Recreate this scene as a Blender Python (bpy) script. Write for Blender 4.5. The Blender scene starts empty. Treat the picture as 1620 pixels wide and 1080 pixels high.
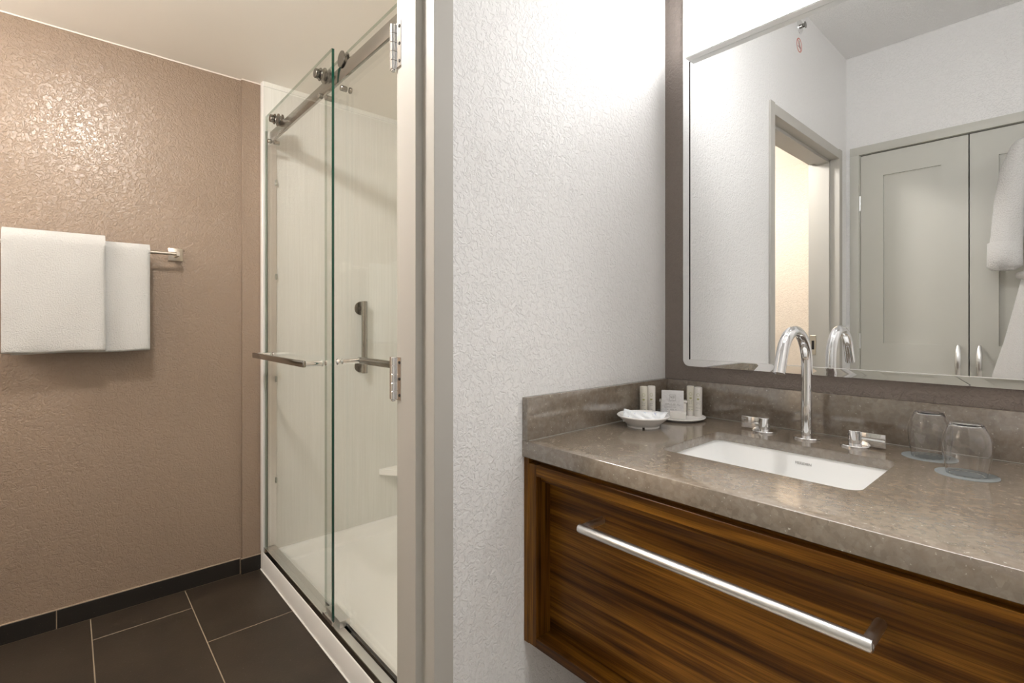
import bpy, bmesh, math, random
from mathutils import Vector, Matrix
random.seed(7)
PI = math.pi
SC = bpy.context.scene
C = SC.collection

# ------------------------------------------------------------------ camera
cd = bpy.data.cameras.new('camera'); cam = bpy.data.objects.new('camera', cd); C.objects.link(cam)
cam.location = (0, 0, 1.153)
cam.rotation_euler = (PI/2, 0, math.radians(138.486-90))
cd.sensor_width = 36; cd.lens = 793.11/1620*36
cd.shift_x = 0; cd.shift_y = -31.52/1620
cd.clip_start = 0.02
SC.camera = cam
# ------------------------------------------------------------------ world, exposure
w = bpy.data.worlds.new('world'); SC.world = w; w.use_nodes = True
w.node_tree.nodes['Background'].inputs[0].default_value = (0.8, 0.85, 0.9, 1)
w.node_tree.nodes['Background'].inputs[1].default_value = 0.3
SC.view_settings.view_transform = 'Standard'; SC.view_settings.look = 'None'
SC.view_settings.exposure = 0.9; SC.view_settings.gamma = 1; SC.view_settings.use_curve_mapping = False
SC.cycles.max_bounces = 14; SC.cycles.diffuse_bounces = 7; SC.cycles.glossy_bounces = 8
SC.cycles.transmission_bounces = 12; SC.cycles.transparent_max_bounces = 24
SC.cycles.sample_clamp_indirect = 6; SC.cycles.use_denoising = True
MIRROR_LIGHT = 6.6      # radiance of the lit panel above the mirror
BATH_LIGHT = 150.0       # radiance of the ceiling lamp in the bathroom
HALL_FILL = 26.0        # radiance of the unseen fill lamp added in the hall

# ------------------------------------------------------------------ material helpers
def mat(name):
    m = bpy.data.materials.new(name); m.use_nodes = True
    return m, m.node_tree, m.node_tree.nodes['Principled BSDF']
def S(b, **k):
    for n, v in k.items():
        b.inputs[n.replace('_', ' ')].default_value = v
def simple(name, col, rough=0.5, metal=0.0, spec=0.5, **k):
    m, t, b = mat(name)
    b.inputs['Base Color'].default_value = (*col, 1); b.inputs['Roughness'].default_value = rough
    b.inputs['Metallic'].default_value = metal; b.inputs['Specular IOR Level'].default_value = spec
    for n, v in k.items(): b.inputs[n.replace('_', ' ')].default_value = v
    return m
def N(t, ty, **k):
    n = t.nodes.new(ty)
    for a, v in k.items():
        if hasattr(n, a): setattr(n, a, v)
        else: n.inputs[a].default_value = v
    return n
def coords(t, scale=(1, 1, 1)):
    tc = N(t, 'ShaderNodeTexCoord'); mp = N(t, 'ShaderNodeMapping'); mp.inputs['Location'].default_value = (0.3, 0.7, 0.45); mp.inputs['Scale'].default_value = scale
    t.links.new(tc.outputs['Object'], mp.inputs['Vector']); return mp.outputs['Vector']
def noise(t, vec, scale, detail=3, rough=0.5, dist=0.0):
    n = N(t, 'ShaderNodeTexNoise'); t.links.new(vec, n.inputs['Vector'])
    n.inputs['Scale'].default_value = scale; n.inputs['Detail'].default_value = detail
    n.inputs['Roughness'].default_value = rough; n.inputs['Distortion'].default_value = dist
    return n.outputs['Fac']
def ramp(t, fac, stops):
    r = N(t, 'ShaderNodeValToRGB'); t.links.new(fac, r.inputs['Fac'])
    e = r.color_ramp.elements
    while len(e) < len(stops): e.new(0.5)
    for q, (p, c) in zip(e, stops):
        q.position = p; q.color = (*c, 1) if not isinstance(c, float) else (c, c, c, 1)
    return r.outputs['Color']
def bump(t, b, h, dist, strength=1.0):
    n = N(t, 'ShaderNodeBump'); n.inputs['Distance'].default_value = dist; n.inputs['Strength'].default_value = strength
    t.links.new(h, n.inputs['Height']); t.links.new(n.outputs['Normal'], b.inputs['Normal'])
def textured_wall(name, col, rough, dist, scale=55, spec=0.5):
    m, t, b = mat(name)
    b.inputs['Base Color'].default_value = (*col, 1); b.inputs['Roughness'].default_value = rough
    b.inputs['Specular IOR Level'].default_value = spec
    v = coords(t)
    a = noise(t, v, scale, 4, 0.55, 1.2)
    r1 = ramp(t, a, [(0.40, 0.0), (0.52, 0.8), (0.66, 1.0)])
    f = noise(t, v, scale*4, 3, 0.6)
    mx = N(t, 'ShaderNodeMath'); mx.operation = 'MULTIPLY_ADD'; mx.inputs[1].default_value = 0.22
    t.links.new(f, mx.inputs[0]); t.links.new(r1, mx.inputs[2])
    bump(t, b, mx.outputs[0], dist)
    return m
def wood(name, axis, dark=1.0):
    sc = {'x': (0.7, 17, 17), 'z': (17, 17, 0.7)}[axis]
    m, t, b = mat(name)
    v = coords(t, sc)
    big = noise(t, v, 2.1, 4, 0.6, 0.18)
    fine = noise(t, coords(t, tuple(c*6 if c > 5 else c*1.6 for c in sc)), 3.0, 5, 0.65, 0.15)
    r = ramp(t, big, [(0.32, (0.060*dark, 0.020*dark, 0.0025*dark)), (0.46, (0.185*dark, 0.069*dark, 0.0075*dark)),
                      (0.56, (0.345*dark, 0.145*dark, 0.017*dark)), (0.70, (0.150*dark, 0.055*dark, 0.006*dark))])
    r2 = ramp(t, fine, [(0.36, 0.40), (0.62, 1.05)])
    mx = N(t, 'ShaderNodeMix'); mx.data_type = 'RGBA'; mx.blend_type = 'MULTIPLY'; mx.inputs[0].default_value = 0.85
    t.links.new(r, mx.inputs[6]); t.links.new(r2, mx.inputs[7]); t.links.new(mx.outputs[2], b.inputs['Base Color'])
    b.inputs['Roughness'].default_value = 0.36; b.inputs['Specular IOR Level'].default_value = 0.2
    bump(t, b, fine, 0.0002, 0.5)
    return m
def emit(name, col, st):
    m, t, b = mat(name)
    b.inputs['Base Color'].default_value = (0.9, 0.9, 0.9, 1)
    b.inputs['Emission Color'].default_value = (*col, 1); b.inputs['Emission Strength'].default_value = st
    return m

M = {}
M['white_wall'] = textured_wall('painted white texture', (0.81, 0.80, 0.795), 0.5, 0.0012, 75)
M['taupe'] = textured_wall('semi gloss taupe texture', (0.258, 0.190, 0.138), 0.27, 0.0012, 74, 0.75)
M['brown_wall'] = textured_wall('brown texture', (0.235, 0.195, 0.172), 0.5, 0.0013, 75)
M['bath_white'] = textured_wall('warm white texture', (0.74, 0.66, 0.57), 0.5, 0.0012, 62)
M['ceiling'] = textured_wall('ceiling texture', (0.88, 0.87, 0.86), 0.8, 0.002, 120, 0.2)
M['bath_ceiling'] = simple('smooth ceiling paint', (0.88, 0.845, 0.79), 0.55)
M['caulk'] = simple('white caulk', (0.82, 0.78, 0.73), 0.5)
M['frame_paint'] = simple('grey frame paint', (0.445, 0.425, 0.39), 0.5)
M['door_paint'] = simple('sage grey door paint', (0.52, 0.51, 0.465), 0.42)
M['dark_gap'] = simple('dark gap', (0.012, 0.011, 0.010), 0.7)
M['chrome'] = simple('chrome', (0.86, 0.86, 0.87), 0.05, 1)
M['steel'] = simple('polished steel', (0.40, 0.385, 0.36), 0.13, 1)
M['roller'] = simple('dark nickel', (0.26, 0.25, 0.235), 0.16, 1)
M['nickel'] = simple('satin nickel', (0.60, 0.54, 0.47), 0.3, 1)
M['bright_metal'] = simple('satin aluminium', (0.80, 0.79, 0.78), 0.32, 1)
M['acrylic'] = simple('white acrylic', (0.87, 0.865, 0.84), 0.22)
M['porcelain'] = simple('white porcelain', (0.88, 0.88, 0.87), 0.12)
M['melamine'] = simple('white melamine', (0.80, 0.78, 0.76), 0.25)
M['white_plastic'] = simple('white plastic', (0.78, 0.75, 0.71), 0.35)
M['cream_plastic'] = simple('cream plastic', (0.74, 0.71, 0.62), 0.35)
M['ink'] = simple('printed ink', (0.09, 0.08, 0.08), 0.5)
M['pale_ink'] = simple('pale grey print', (0.34, 0.33, 0.32), 0.5)
M['olive_ink'] = simple('olive print', (0.42, 0.42, 0.18), 0.5)
M['blue_ink'] = simple('blue print', (0.12, 0.16, 0.45), 0.5)
M['red_ink'] = simple('red print', (0.55, 0.07, 0.06), 0.5)
M['rubber'] = simple('clear grey seal', (0.30, 0.32, 0.28), 0.3)
M['paper'] = simple('grey paper', (0.24, 0.26, 0.26), 0.6)
M['mirror'] = simple('mirror silver', (0.93, 0.94, 0.94), 0.0, 1)
M['panel_light'] = emit('lit frosted panel', (1.0, 0.995, 0.98), MIRROR_LIGHT)
M['bath_light'] = emit('warm lamp glass', (1.0, 0.955, 0.90), BATH_LIGHT)
M['added_globe'] = emit('added globe glow', (1.0, 0.965, 0.92), 44.0)
M['added_spot'] = emit('added spot lens', (1.0, 0.975, 0.94), 620.0)
M['spot_can'] = simple('dark grey spotlight body', (0.10, 0.10, 0.10), 0.5)
M['hall_fill'] = emit('hall fill glow', (1.0, 1.0, 0.965), HALL_FILL)
M['wood_x'] = wood('walnut veneer horizontal', 'x', 0.74)
M['wood_z'] = wood('walnut veneer vertical', 'z', 0.74)
# tumbler glass
m, t, b = mat('clear tumbler glass'); S(b, Roughness=0.0, IOR=1.45); b.inputs['Transmission Weight'].default_value = 1
b.inputs['Base Color'].default_value = (1, 1, 1, 1); M['tumbler'] = m
# pane glass: reflects by angle, lets the rest through
def pane_glass(name, tint, gloss=0.02):
    m = bpy.data.materials.new(name); m.use_nodes = True; t = m.node_tree; t.nodes.clear()
    o = N(t, 'ShaderNodeOutputMaterial'); mx = N(t, 'ShaderNodeMixShader'); fr = N(t, 'ShaderNodeFresnel')
    ge = N(t, 'ShaderNodeNewGeometry'); mr = N(t, 'ShaderNodeMapRange')      # same reflectance entering and leaving the pane
    mr.inputs['To Min'].default_value = 1.28; mr.inputs['To Max'].default_value = 1/1.28
    t.links.new(ge.outputs['Backfacing'], mr.inputs['Value']); t.links.new(mr.outputs[0], fr.inputs['IOR'])
    tr = N(t, 'ShaderNodeBsdfTransparent'); tr.inputs['Color'].default_value = (*tint, 1)
    gl = N(t, 'ShaderNodeBsdfGlossy'); gl.inputs['Roughness'].default_value = gloss
    t.links.new(fr.outputs[0], mx.inputs[0]); t.links.new(tr.outputs[0], mx.inputs[1]); t.links.new(gl.outputs[0], mx.inputs[2])
    t.links.new(mx.outputs[0], o.inputs['Surface']); return m
M['pane'] = pane_glass('shower glass', (0.984, 0.990, 0.984))
M['film'] = pane_glass('clear film', (0.93, 0.94, 0.95), 0.08)
M['pane_rim'] = pane_glass('polished glass rim', (0.60, 0.66, 0.61))
M['pane_edge'] = simple('green glass edge', (0.004, 0.05, 0.032), 0.06, 0, 0.7)
# stone
def stone(name, k=1.0):
    m, t, b = mat(name); v = coords(t)
    a = noise(t, v, 60, 5, 0.65, 0.4)
    vo = N(t, 'ShaderNodeTexVoronoi'); vo.inputs['Scale'].default_value = 125; vo.inputs['Randomness'].default_value = 1
    t.links.new(v, vo.inputs['Vector'])
    r = ramp(t, a, [(0.3, (0.160*k, 0.124*k, 0.090*k)), (0.5, (0.188*k, 0.150*k, 0.112*k)), (0.7, (0.218*k, 0.180*k, 0.138*k))])
    sep = ramp(t, vo.outputs['Color'], [(0.15, 0.82), (0.85, 1.14)])
    mx = N(t, 'ShaderNodeMix'); mx.data_type = 'RGBA'; mx.blend_type = 'MULTIPLY'; mx.inputs[0].default_value = 0.8
    t.links.new(r, mx.inputs[6]); t.links.new(sep, mx.inputs[7])
    sp = noise(t, v, 210, 2, 0.5)
    sr = ramp(t, sp, [(0.69, 0.0), (0.74, 1.0)])
    m2 = N(t, 'ShaderNodeMix'); m2.data_type = 'RGBA'; t.links.new(sr, m2.inputs[0]); t.links.new(mx.outputs[2], m2.inputs[6])
    m2.inputs[7].default_value = (0.42, 0.38, 0.32, 1)
    t.links.new(m2.outputs[2], b.inputs['Base Color'])
    b.inputs['Roughness'].default_value = 0.13; b.inputs['IOR'].default_value = 2.4
    return m
M['stone_edge'] = simple('stone seam', (0.27, 0.25, 0.22), 0.4)
M['stone'] = stone('brown grey quartz', 1.02)
# floor tile + grout
def tile(name, c0, c1):
    m, t, b = mat(name); v = coords(t)
    a = noise(t, v, 5, 6, 0.6)
    r = ramp(t, a, [(0.35, c0), (0.65, c1)])
    sp = noise(t, v, 230, 2, 0.5); sr = ramp(t, sp, [(0.70, 0.0), (0.75, 1.0)])
    m2 = N(t, 'ShaderNodeMix'); m2.data_type = 'RGBA'; t.links.new(sr, m2.inputs[0]); t.links.new(r, m2.inputs[6])
    m2.inputs[7].default_value = (0.10, 0.085, 0.065, 1)
    t.links.new(m2.outputs[2], b.inputs['Base Color'])
    b.inputs['Roughness'].default_value = 0.46; bump(t, b, noise(t, v, 160, 3, 0.6), 0.0004)
    return m
M['tile'] = tile('charcoal brown tile', (0.023, 0.0155, 0.0095), (0.036, 0.025, 0.016))
M['base_tile'] = tile('near black tile', (0.008, 0.006, 0.0045), (0.013, 0.010, 0.007))
M['grout'] = simple('tan grout', (0.30, 0.235, 0.165), 0.8)
M['stopper_line'] = simple('grout cap', (0.33, 0.25, 0.18), 0.6)
# shower wall panels with fine upright lines
m, t, b = mat('ribbed shower panel'); v = coords(t, (1, 1, 0.012))
a = noise(t, v, 260, 3, 0.6)
r = ramp(t, a, [(0.35, (0.72, 0.73, 0.70)), (0.65, (0.78, 0.79, 0.765))])
t.links.new(r, b.inputs['Base Color']); b.inputs['Roughness'].default_value = 0.25; bump(t, b, a, 0.0004); M['panel'] = m
M['carpet'] = simple('pale beige carpet', (0.42, 0.39, 0.35), 0.95)
# towel
def terry(name, col, sc, dist):
    m, t, b = mat(name); v = coords(t)
    a = noise(t, v, sc, 4, 0.7, 0.4)
    b.inputs['Base Color'].default_value = (*col, 1); b.inputs['Roughness'].default_value = 0.95
    b.inputs['Specular IOR Level'].default_value = 0.1; b.inputs['Sheen Weight'].default_value = 0.3
    bump(t, b, a, dist); return m
M['towel'] = terry('white terry', (0.61, 0.61, 0.60), 210, 0.007)
M['robe'] = terry('white plush', (0.80, 0.78, 0.76), 160, 0.008)
m, t, b = mat('wrapper plastic'); v = coords(t)
a = noise(t, v, 90, 2, 0.5, 1.0)
r = ramp(t, a, [(0.66, (0.82, 0.84, 0.86)), (0.69, (0.30, 0.36, 0.62)), (0.72, (0.62, 0.66, 0.78))])
t.links.new(r, b.inputs['Base Color']); b.inputs['Roughness'].default_value = 0.2; bump(t, b, noise(t, v, 70, 2, 0.5), 0.002); M['wrapper'] = m
m, t, b = mat('frosted sachet'); v = coords(t)
b.inputs['Base Color'].default_value = (0.74, 0.73, 0.73, 1); b.inputs['Roughness'].default_value = 0.22
bump(t, b, noise(t, v, 60, 2, 0.5), 0.003); M['sachet'] = m

# ------------------------------------------------------------------ object helpers
WLOC = {}
def thing(name, label, cat, loc, group=None, kind=None):
    o = bpy.data.objects.new(name, None); C.objects.link(o); o.location = loc; o.empty_display_size = 0.05
    WLOC[o.name] = Vector(loc)
    if label: o['label'] = label
    if cat: o['category'] = cat
    if group: o['group'] = group
    if kind: o['kind'] = kind
    return o
def sharpen(bm, deg=32):
    bm.normal_update()
    for f in bm.faces: f.smooth = True
    for e in bm.edges:
        if len(e.link_faces) == 2 and e.calc_face_angle(0) > math.radians(deg): e.smooth = False
def obj(name, bm, mats, parent=None, label=None, deg=32, recalc=True):
    """bm in world coordinates -> linked mesh object; origin at parent's base or at own base"""
    if recalc: bmesh.ops.recalc_face_normals(bm, faces=bm.faces)
    sharpen(bm, deg)
    if parent is not None: org = WLOC[parent.name]
    else:
        xs = [v.co for v in bm.verts]
        org = Vector(((min(c.x for c in xs)+max(c.x for c in xs))/2, (min(c.y for c in xs)+max(c.y for c in xs))/2, min(c.z for c in xs)))
    for v in bm.verts: v.co -= org
    me = bpy.data.meshes.new(name); bm.to_mesh(me); bm.free()
    for m in (mats if isinstance(mats, (list, tuple)) else [mats]): me.materials.append(m)
    o = bpy.data.objects.new(name, me); C.objects.link(o)
    if parent is None: o.location = org
    else: o.parent = parent
    WLOC[o.name] = org
    if label: o['label'] = label
    return o
def tag(o, label, cat, group=None, kind=None):
    o['label'] = label; o['category'] = cat
    if group: o['group'] = group
    if kind: o['kind'] = kind
    return o
def struct(name, bm, mats, parent=None, label=None):
    o = obj(name, bm, mats, parent, label)
    if parent is None: o['kind'] = 'structure'
    return o
def B(): return bmesh.new()
def box(bm, x0, x1, y0, y1, z0, z1, bev=0.0, seg=2, mi=0):
    r = bmesh.ops.create_cube(bm, size=1)
    vs = r['verts']
    for v in vs:
        v.co = Vector(((x0+x1)/2+v.co.x*(x1-x0), (y0+y1)/2+v.co.y*(y1-y0), (z0+z1)/2+v.co.z*(z1-z0)))
    fs = set(f for v in vs for f in v.link_faces)
    for f in fs: f.material_index = mi
    if bev:
        es = set(e for v in vs for e in v.link_edges)
        rr = bmesh.ops.bevel(bm, geom=list(es), offset=bev, segments=seg, affect='EDGES', profile=0.5)
        for f in rr['faces']: f.material_index = mi
    return bm
def obox(bm, cen, ax, ay, az, hx, hy, hz, bev=0.0, mi=0):
    """oriented box with half sizes along unit axes"""
    n0 = len(bm.verts)
    before = set(bm.verts)
    box(bm, -hx, hx, -hy, hy, -hz, hz, bev, 2, mi)
    m = Matrix((Vector(ax), Vector(ay), Vector(az))).transposed()
    for v in bm.verts:
        if v not in before: v.co = m @ v.co + Vector(cen)
    return bm
def basis(d):
    d = Vector(d).normalized(); u = Vector((0, 0, 1)) if abs(d.z) < 0.9 else Vector((1, 0, 0))
    a = d.cross(u).normalized(); return a, d.cross(a).normalized(), d
def cyl(bm, p0, p1, r, seg=24, r1=None, bev=0.0, mi=0):
    p0 = Vector(p0); p1 = Vector(p1); r1 = r if r1 is None else r1
    a, b_, d = basis(p1-p0); L = (p1-p0).length
    prof = [(0, 0), (r-bev, 0), (r, bev), (r1, L-bev), (r1-bev, L), (0, L)] if bev else [(0, 0), (r, 0), (r1, L), (0, L)]
    return rev(bm, prof, p0, a, b_, d, seg, mi)
def rev(bm, prof, org, a, b_, d, seg=32, mi=0, closed=False):
    rings = []
    for (r, h) in prof:
        if r < 1e-7: rings.append([bm.verts.new(org + d*h)])
        else: rings.append([bm.verts.new(org + d*h + (a*math.cos(2*PI*i/seg)+b_*math.sin(2*PI*i/seg))*r) for i in range(seg)])
    prs = list(zip(rings, rings[1:]))
    if closed: prs.append((rings[-1], rings[0]))
    for q, s in prs:
        for i in range(seg):
            j = (i+1) % seg
            if len(q) == 1 and len(s) == 1: continue
            if len(q) == 1: f = bm.faces.new((q[0], s[i], s[j]))
            elif len(s) == 1: f = bm.faces.new((q[i], q[j], s[0]))
            else: f = bm.faces.new((q[i], q[j], s[j], s[i]))
            f.material_index = mi
    return bm
def lathe(bm, prof, x, y, z=0, seg=40, mi=0, closed=False):
    return rev(bm, prof, Vector((x, y, z)), Vector((1, 0, 0)), Vector((0, 1, 0)), Vector((0, 0, 1)), seg, mi, closed)
def tube(bm, pts, r, seg=20, mi=0, caps=True):
    pts = [Vector(p) for p in pts]; rings = []; n = len(pts)
    tan = [(pts[min(i+1, n-1)]-pts[max(i-1, 0)]).normalized() for i in range(n)]
    a, b_, d = basis(tan[0])
    for i, p in enumerate(pts):
        a = (a - tan[i]*a.dot(tan[i])).normalized(); b_ = tan[i].cross(a)
        rr = r[i] if isinstance(r, (list, tuple)) else r
        rings.append([bm.verts.new(p+(a*math.cos(2*PI*k/seg)+b_*math.sin(2*PI*k/seg))*rr) for k in range(seg)])
    for q, s in zip(rings, rings[1:]):
        for k in range(seg):
            f = bm.faces.new((q[k], q[(k+1) % seg], s[(k+1) % seg], s[k])); f.material_index = mi
    if caps:
        for rg in (rings[0], rings[-1]): f = bm.faces.new(rg); f.material_index = mi
    return bm
def rrect(x0, x1, z0, z1, r, seg=6):
    pts = []
    for cx, cz, a0 in ((x1-r, z1-r, 0), (x0+r, z1-r, PI/2), (x0+r, z0+r, PI), (x1-r, z0+r, 1.5*PI)):
        for i in range(seg+1):
            a = a0+i*PI/2/seg; pts.append((cx+r*math.cos(a), cz+r*math.sin(a)))
    return pts
def text_mesh(s, size, extrude=0.0002):
    cu = bpy.data.curves.new('lettering', 'FONT'); cu.body = s; cu.size = size; cu.extrude = extrude
    cu.align_x = 'CENTER'; cu.align_y = 'CENTER'
    o = bpy.data.objects.new('lettering', cu); C.objects.link(o)
    dg = bpy.context.evaluated_depsgraph_get(); dg.update()
    me = bpy.data.meshes.new_from_object(o.evaluated_get(dg)); bpy.data.objects.remove(o)
    bm = B(); bm.from_mesh(me); bpy.data.meshes.remove(me); return bm
def place(bm, cen, ax, ay, az):
    m = Matrix((Vector(ax), Vector(ay), Vector(az))).transposed()
    for v in bm.verts: v.co = m @ v.co + Vector(cen)
    return bm

# ================================================================== THE ROOM
XW = -0.875       # vanity-room face of the partition
XB = -1.012       # bathroom face of the partition
YM = 1.428        # mirror wall
YC = -0.475       # closet wall
ZV = 2.640        # vanity-room ceiling
ZB = 2.260        # bathroom ceiling
XT = -2.545       # towel wall
YK = 0.672        # front of shower curb
YS = 1.485        # back of shower
JY1, JY0 = 0.556, -0.323    # clear faces of the door jambs
ZH = 2.045        # underside of door head

# floor: tiles laid in staggered rows over a grout bed
bm = B()
box(bm, -2.70, -0.80, -1.15, 1.60, -0.06, -0.0006, mi=1)
struct('floor', box(B(), -0.94, 2.65, -0.60, YM+0.05, 0.0002, 0.006), M['carpet'])
g = 0.0016
rows = [(-1.155, -0.855, -2.365), (-0.855, -0.550, -2.076), (-0.550, -0.245, -2.365), (-0.245, 0.0645, -2.076+0.02), (0.0645, 0.3745, -2.365), (0.3745, 0.6795, -2.076),
        (0.6795, 0.985, -2.365), (0.985, 1.29, -2.076), (1.29, 1.595, -2.365)]
for y0, y1, xj in rows:
    x = xj-0.58*2
    while x < 2.70:
        a0, a1 = max(x+g, -2.70), min(x+0.58-g, -0.94)
        if a1-a0 > 0.01: box(bm, a0, a1, max(y0, -1.15)+g, min(y1, 1.60)-g, -0.004, 0.0, 0.0006, 1)
        x += 0.58
struct('floor', bm, [M['tile'], M['grout']])

# left wall of the bathroom with its shallow pier
bm = B(); box(bm, XT-0.12, XT, -1.10, 0.610, 0, ZB+0.1); box(bm, XT-0.12, -2.530, 0.595, 0.674, 0, ZB+0.1)
struct('wall_left', bm, M['taupe'])
# base tiles
bm = B()
for a, b_ in ((-1.01, -0.656), (-0.652, -0.0345), (-0.0315, 0.586)):
    box(bm, XT, -2.537, a, b_, 0.0015, 0.0705, 0.0005, 1)
box(bm, -2.530, -2.5226, 0.589, 0.672, 0.0015, 0.0705, 0.0005, 1)
box(bm, XT, -2.5385, -1.01, 0.589, 0.0, 0.0730, mi=1); box(bm, -2.5305, -2.5245, 0.589, 0.6715, 0.0, 0.0730, mi=1)
struct('baseboard_left', bm, [M['base_tile'], M['stopper_line']])
# caulk bead under the bathroom ceiling
bm = B(); box(bm, XT, -2.541, -1.0, 0.592, ZB-0.004, ZB, 0.001, 1); box(bm, -2.530, -2.526, 0.592, 0.674, ZB-0.004, ZB, 0.001, 1)
struct('trim_1', bm, M['caulk'])
bm = B(); box(bm, -2.68, -0.95, -1.13, -1.01, 0, ZB+0.1); struct('wall_front', bm, M['bath_white'])
bm = B(); box(bm, -2.68, XB+0.02, -1.13, 1.62, ZB, ZB+0.1); struct('ceiling', bm, M['bath_ceiling'])
# shower walls
bm = B(); box(bm, -2.66, -2.490, 0.674, YS, 0.0, 2.238); box(bm, -2.66, -2.486, 0.674, YS, 2.238, ZB)
o = struct('wall_shower_left', bm, M['panel'])
bm = B(); box(bm, -2.66, -0.98, YS, YS+0.1, 0, ZB); struct('wall_shower_back', bm, M['panel'])
# partition between bathroom and vanity room (two leaves so that each side has its own paint)
def partition(x0, x1, name, m):
    bm = B()
    box(bm, x0, x1, JY1+0.008, YM+0.10, 0, ZV); box(bm, x0, x1, -1.13, JY0-0.008, 0, ZV); box(bm, x0, x1, JY0-0.008, JY1+0.008, ZH+0.008, ZV)
    return struct(name, bm, m)
partition(-0.944, XW, 'wall_partition', M['white_wall'])
partition(XB, -0.944, 'wall_bathroom_side', M['bath_white'])
bm = B(); box(bm, -1.0, 0.80, YM, YM+0.10, 0, ZV); struct('wall_back', bm, M['brown_wall'])
bm = B(); box(bm, 0.0125, 2.60, 0.80, YM, 0, ZV); box(bm, 2.60, 2.70, -0.58, YM, 0, ZV); struct('wall_right', bm, M['white_wall'])
# closet wall with its opening
bm = B(); box(bm, XW, -0.835, YC-0.10, YC, 0, ZV); box(bm, 0.130, 2.70, YC-0.10, YC, 0, ZV); box(bm, -0.835, 0.130, YC-0.10, YC, 2.105, ZV)
box(bm, -0.90, 0.30, YC-0.16, YC-0.10, 0, ZV)
struct('wall_closet', bm, M['white_wall'])
bm = B(); box(bm, -0.95, 2.70, -0.60, YM+0.05, ZV, ZV+0.1); struct('ceiling', bm, M['ceiling'])

# doorway: pressed-metal frame
door = thing('door_1', None, None, (XW-0.05, 0.12, 0), kind='structure')
def extr(bm, poly, f0, f1):
    a = [bm.verts.new(f0(p)) for p in poly]; b_ = [bm.verts.new(f1(p)) for p in poly]
    bm.faces.new(a); bm.faces.new(b_)
    for i in range(len(poly)): j = (i+1) % len(poly); bm.faces.new((a[i], a[j], b_[j], b_[i]))
    es = [e for e in bm.edges if (e.verts[0] in a) != (e.verts[1] in a)]
    bmesh.ops.bevel(bm, geom=es, offset=0.0007, segments=2, affect='EDGES')
    return bm
PROF = [(-0.866, 0), (-0.866, 0.047), (-0.8745, 0.047), (-0.8745, 0.0075), (-1.0125, 0.0075), (-1.0125, 0.047), (-1.020, 0.047), (-1.020, 0), (-0.972, 0), (-0.972, -0.016), (-0.912, -0.016), (-0.912, 0)]
for y, s in ((JY1, 1), (JY0, -1)):
    obj('jamb', extr(B(), PROF, lambda p: (p[0], y+s*p[1], 0), lambda p: (p[0], y+s*p[1], ZH+0.052)), M['frame_paint'], door)
obj('door_head', extr(B(), PROF, lambda p: (p[0], JY0, ZH+p[1]), lambda p: (p[0], JY1, ZH+p[1])), M['frame_paint'], door)
def hinge(z0, z1):
    bm = B(); box(bm, -1.021, -0.996, JY1-0.0035, JY1, z0, z1, 0.0008, 1)
    h = obj('hinge', bm, M['chrome'], door)
    bm = B(); n = 5; L = (z1-z0)/n
    for i in range(n): cyl(bm, (-1.0275, JY1-0.005, z0+i*L+0.0004), (-1.0275, JY1-0.005, z0+(i+1)*L-0.0004), 0.0068, 20, bev=0.0006)
    cyl(bm, (-1.0275, JY1-0.005, z0-0.004), (-1.0275, JY1-0.005, z0), 0.005, 16, bev=0.0008)
    box(bm, -1.036, -1.024, JY1-0.010, JY1-0.007, z0, z1, 0.0006, 1)
    obj('knuckle', bm, M['chrome'], h)
    bm = B()
    for k in (0.12, 0.5, 0.88): cyl(bm, (-1.003, JY1-0.0045, z0+k*(z1-z0)), (-1.003, JY1-0.003, z0+k*(z1-z0)), 0.0035, 12)
    obj('screw', bm, M['dark_gap'], h)
hinge(1.722, 1.824); hinge(0.977, 1.073); hinge(0.20, 0.30)
bm = B(); box(bm, -1.012, -0.982, JY0, JY0+0.002, 0.965, 1.075, 0.001, 1); sp = obj('strike_plate', bm, M['nickel'], door)
bm = B(); box(bm, -1.004, -0.990, JY0+0.002, JY0+0.0026, 0.995, 1.045); obj('latch_hole', bm, M['dark_gap'], sp)

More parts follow.
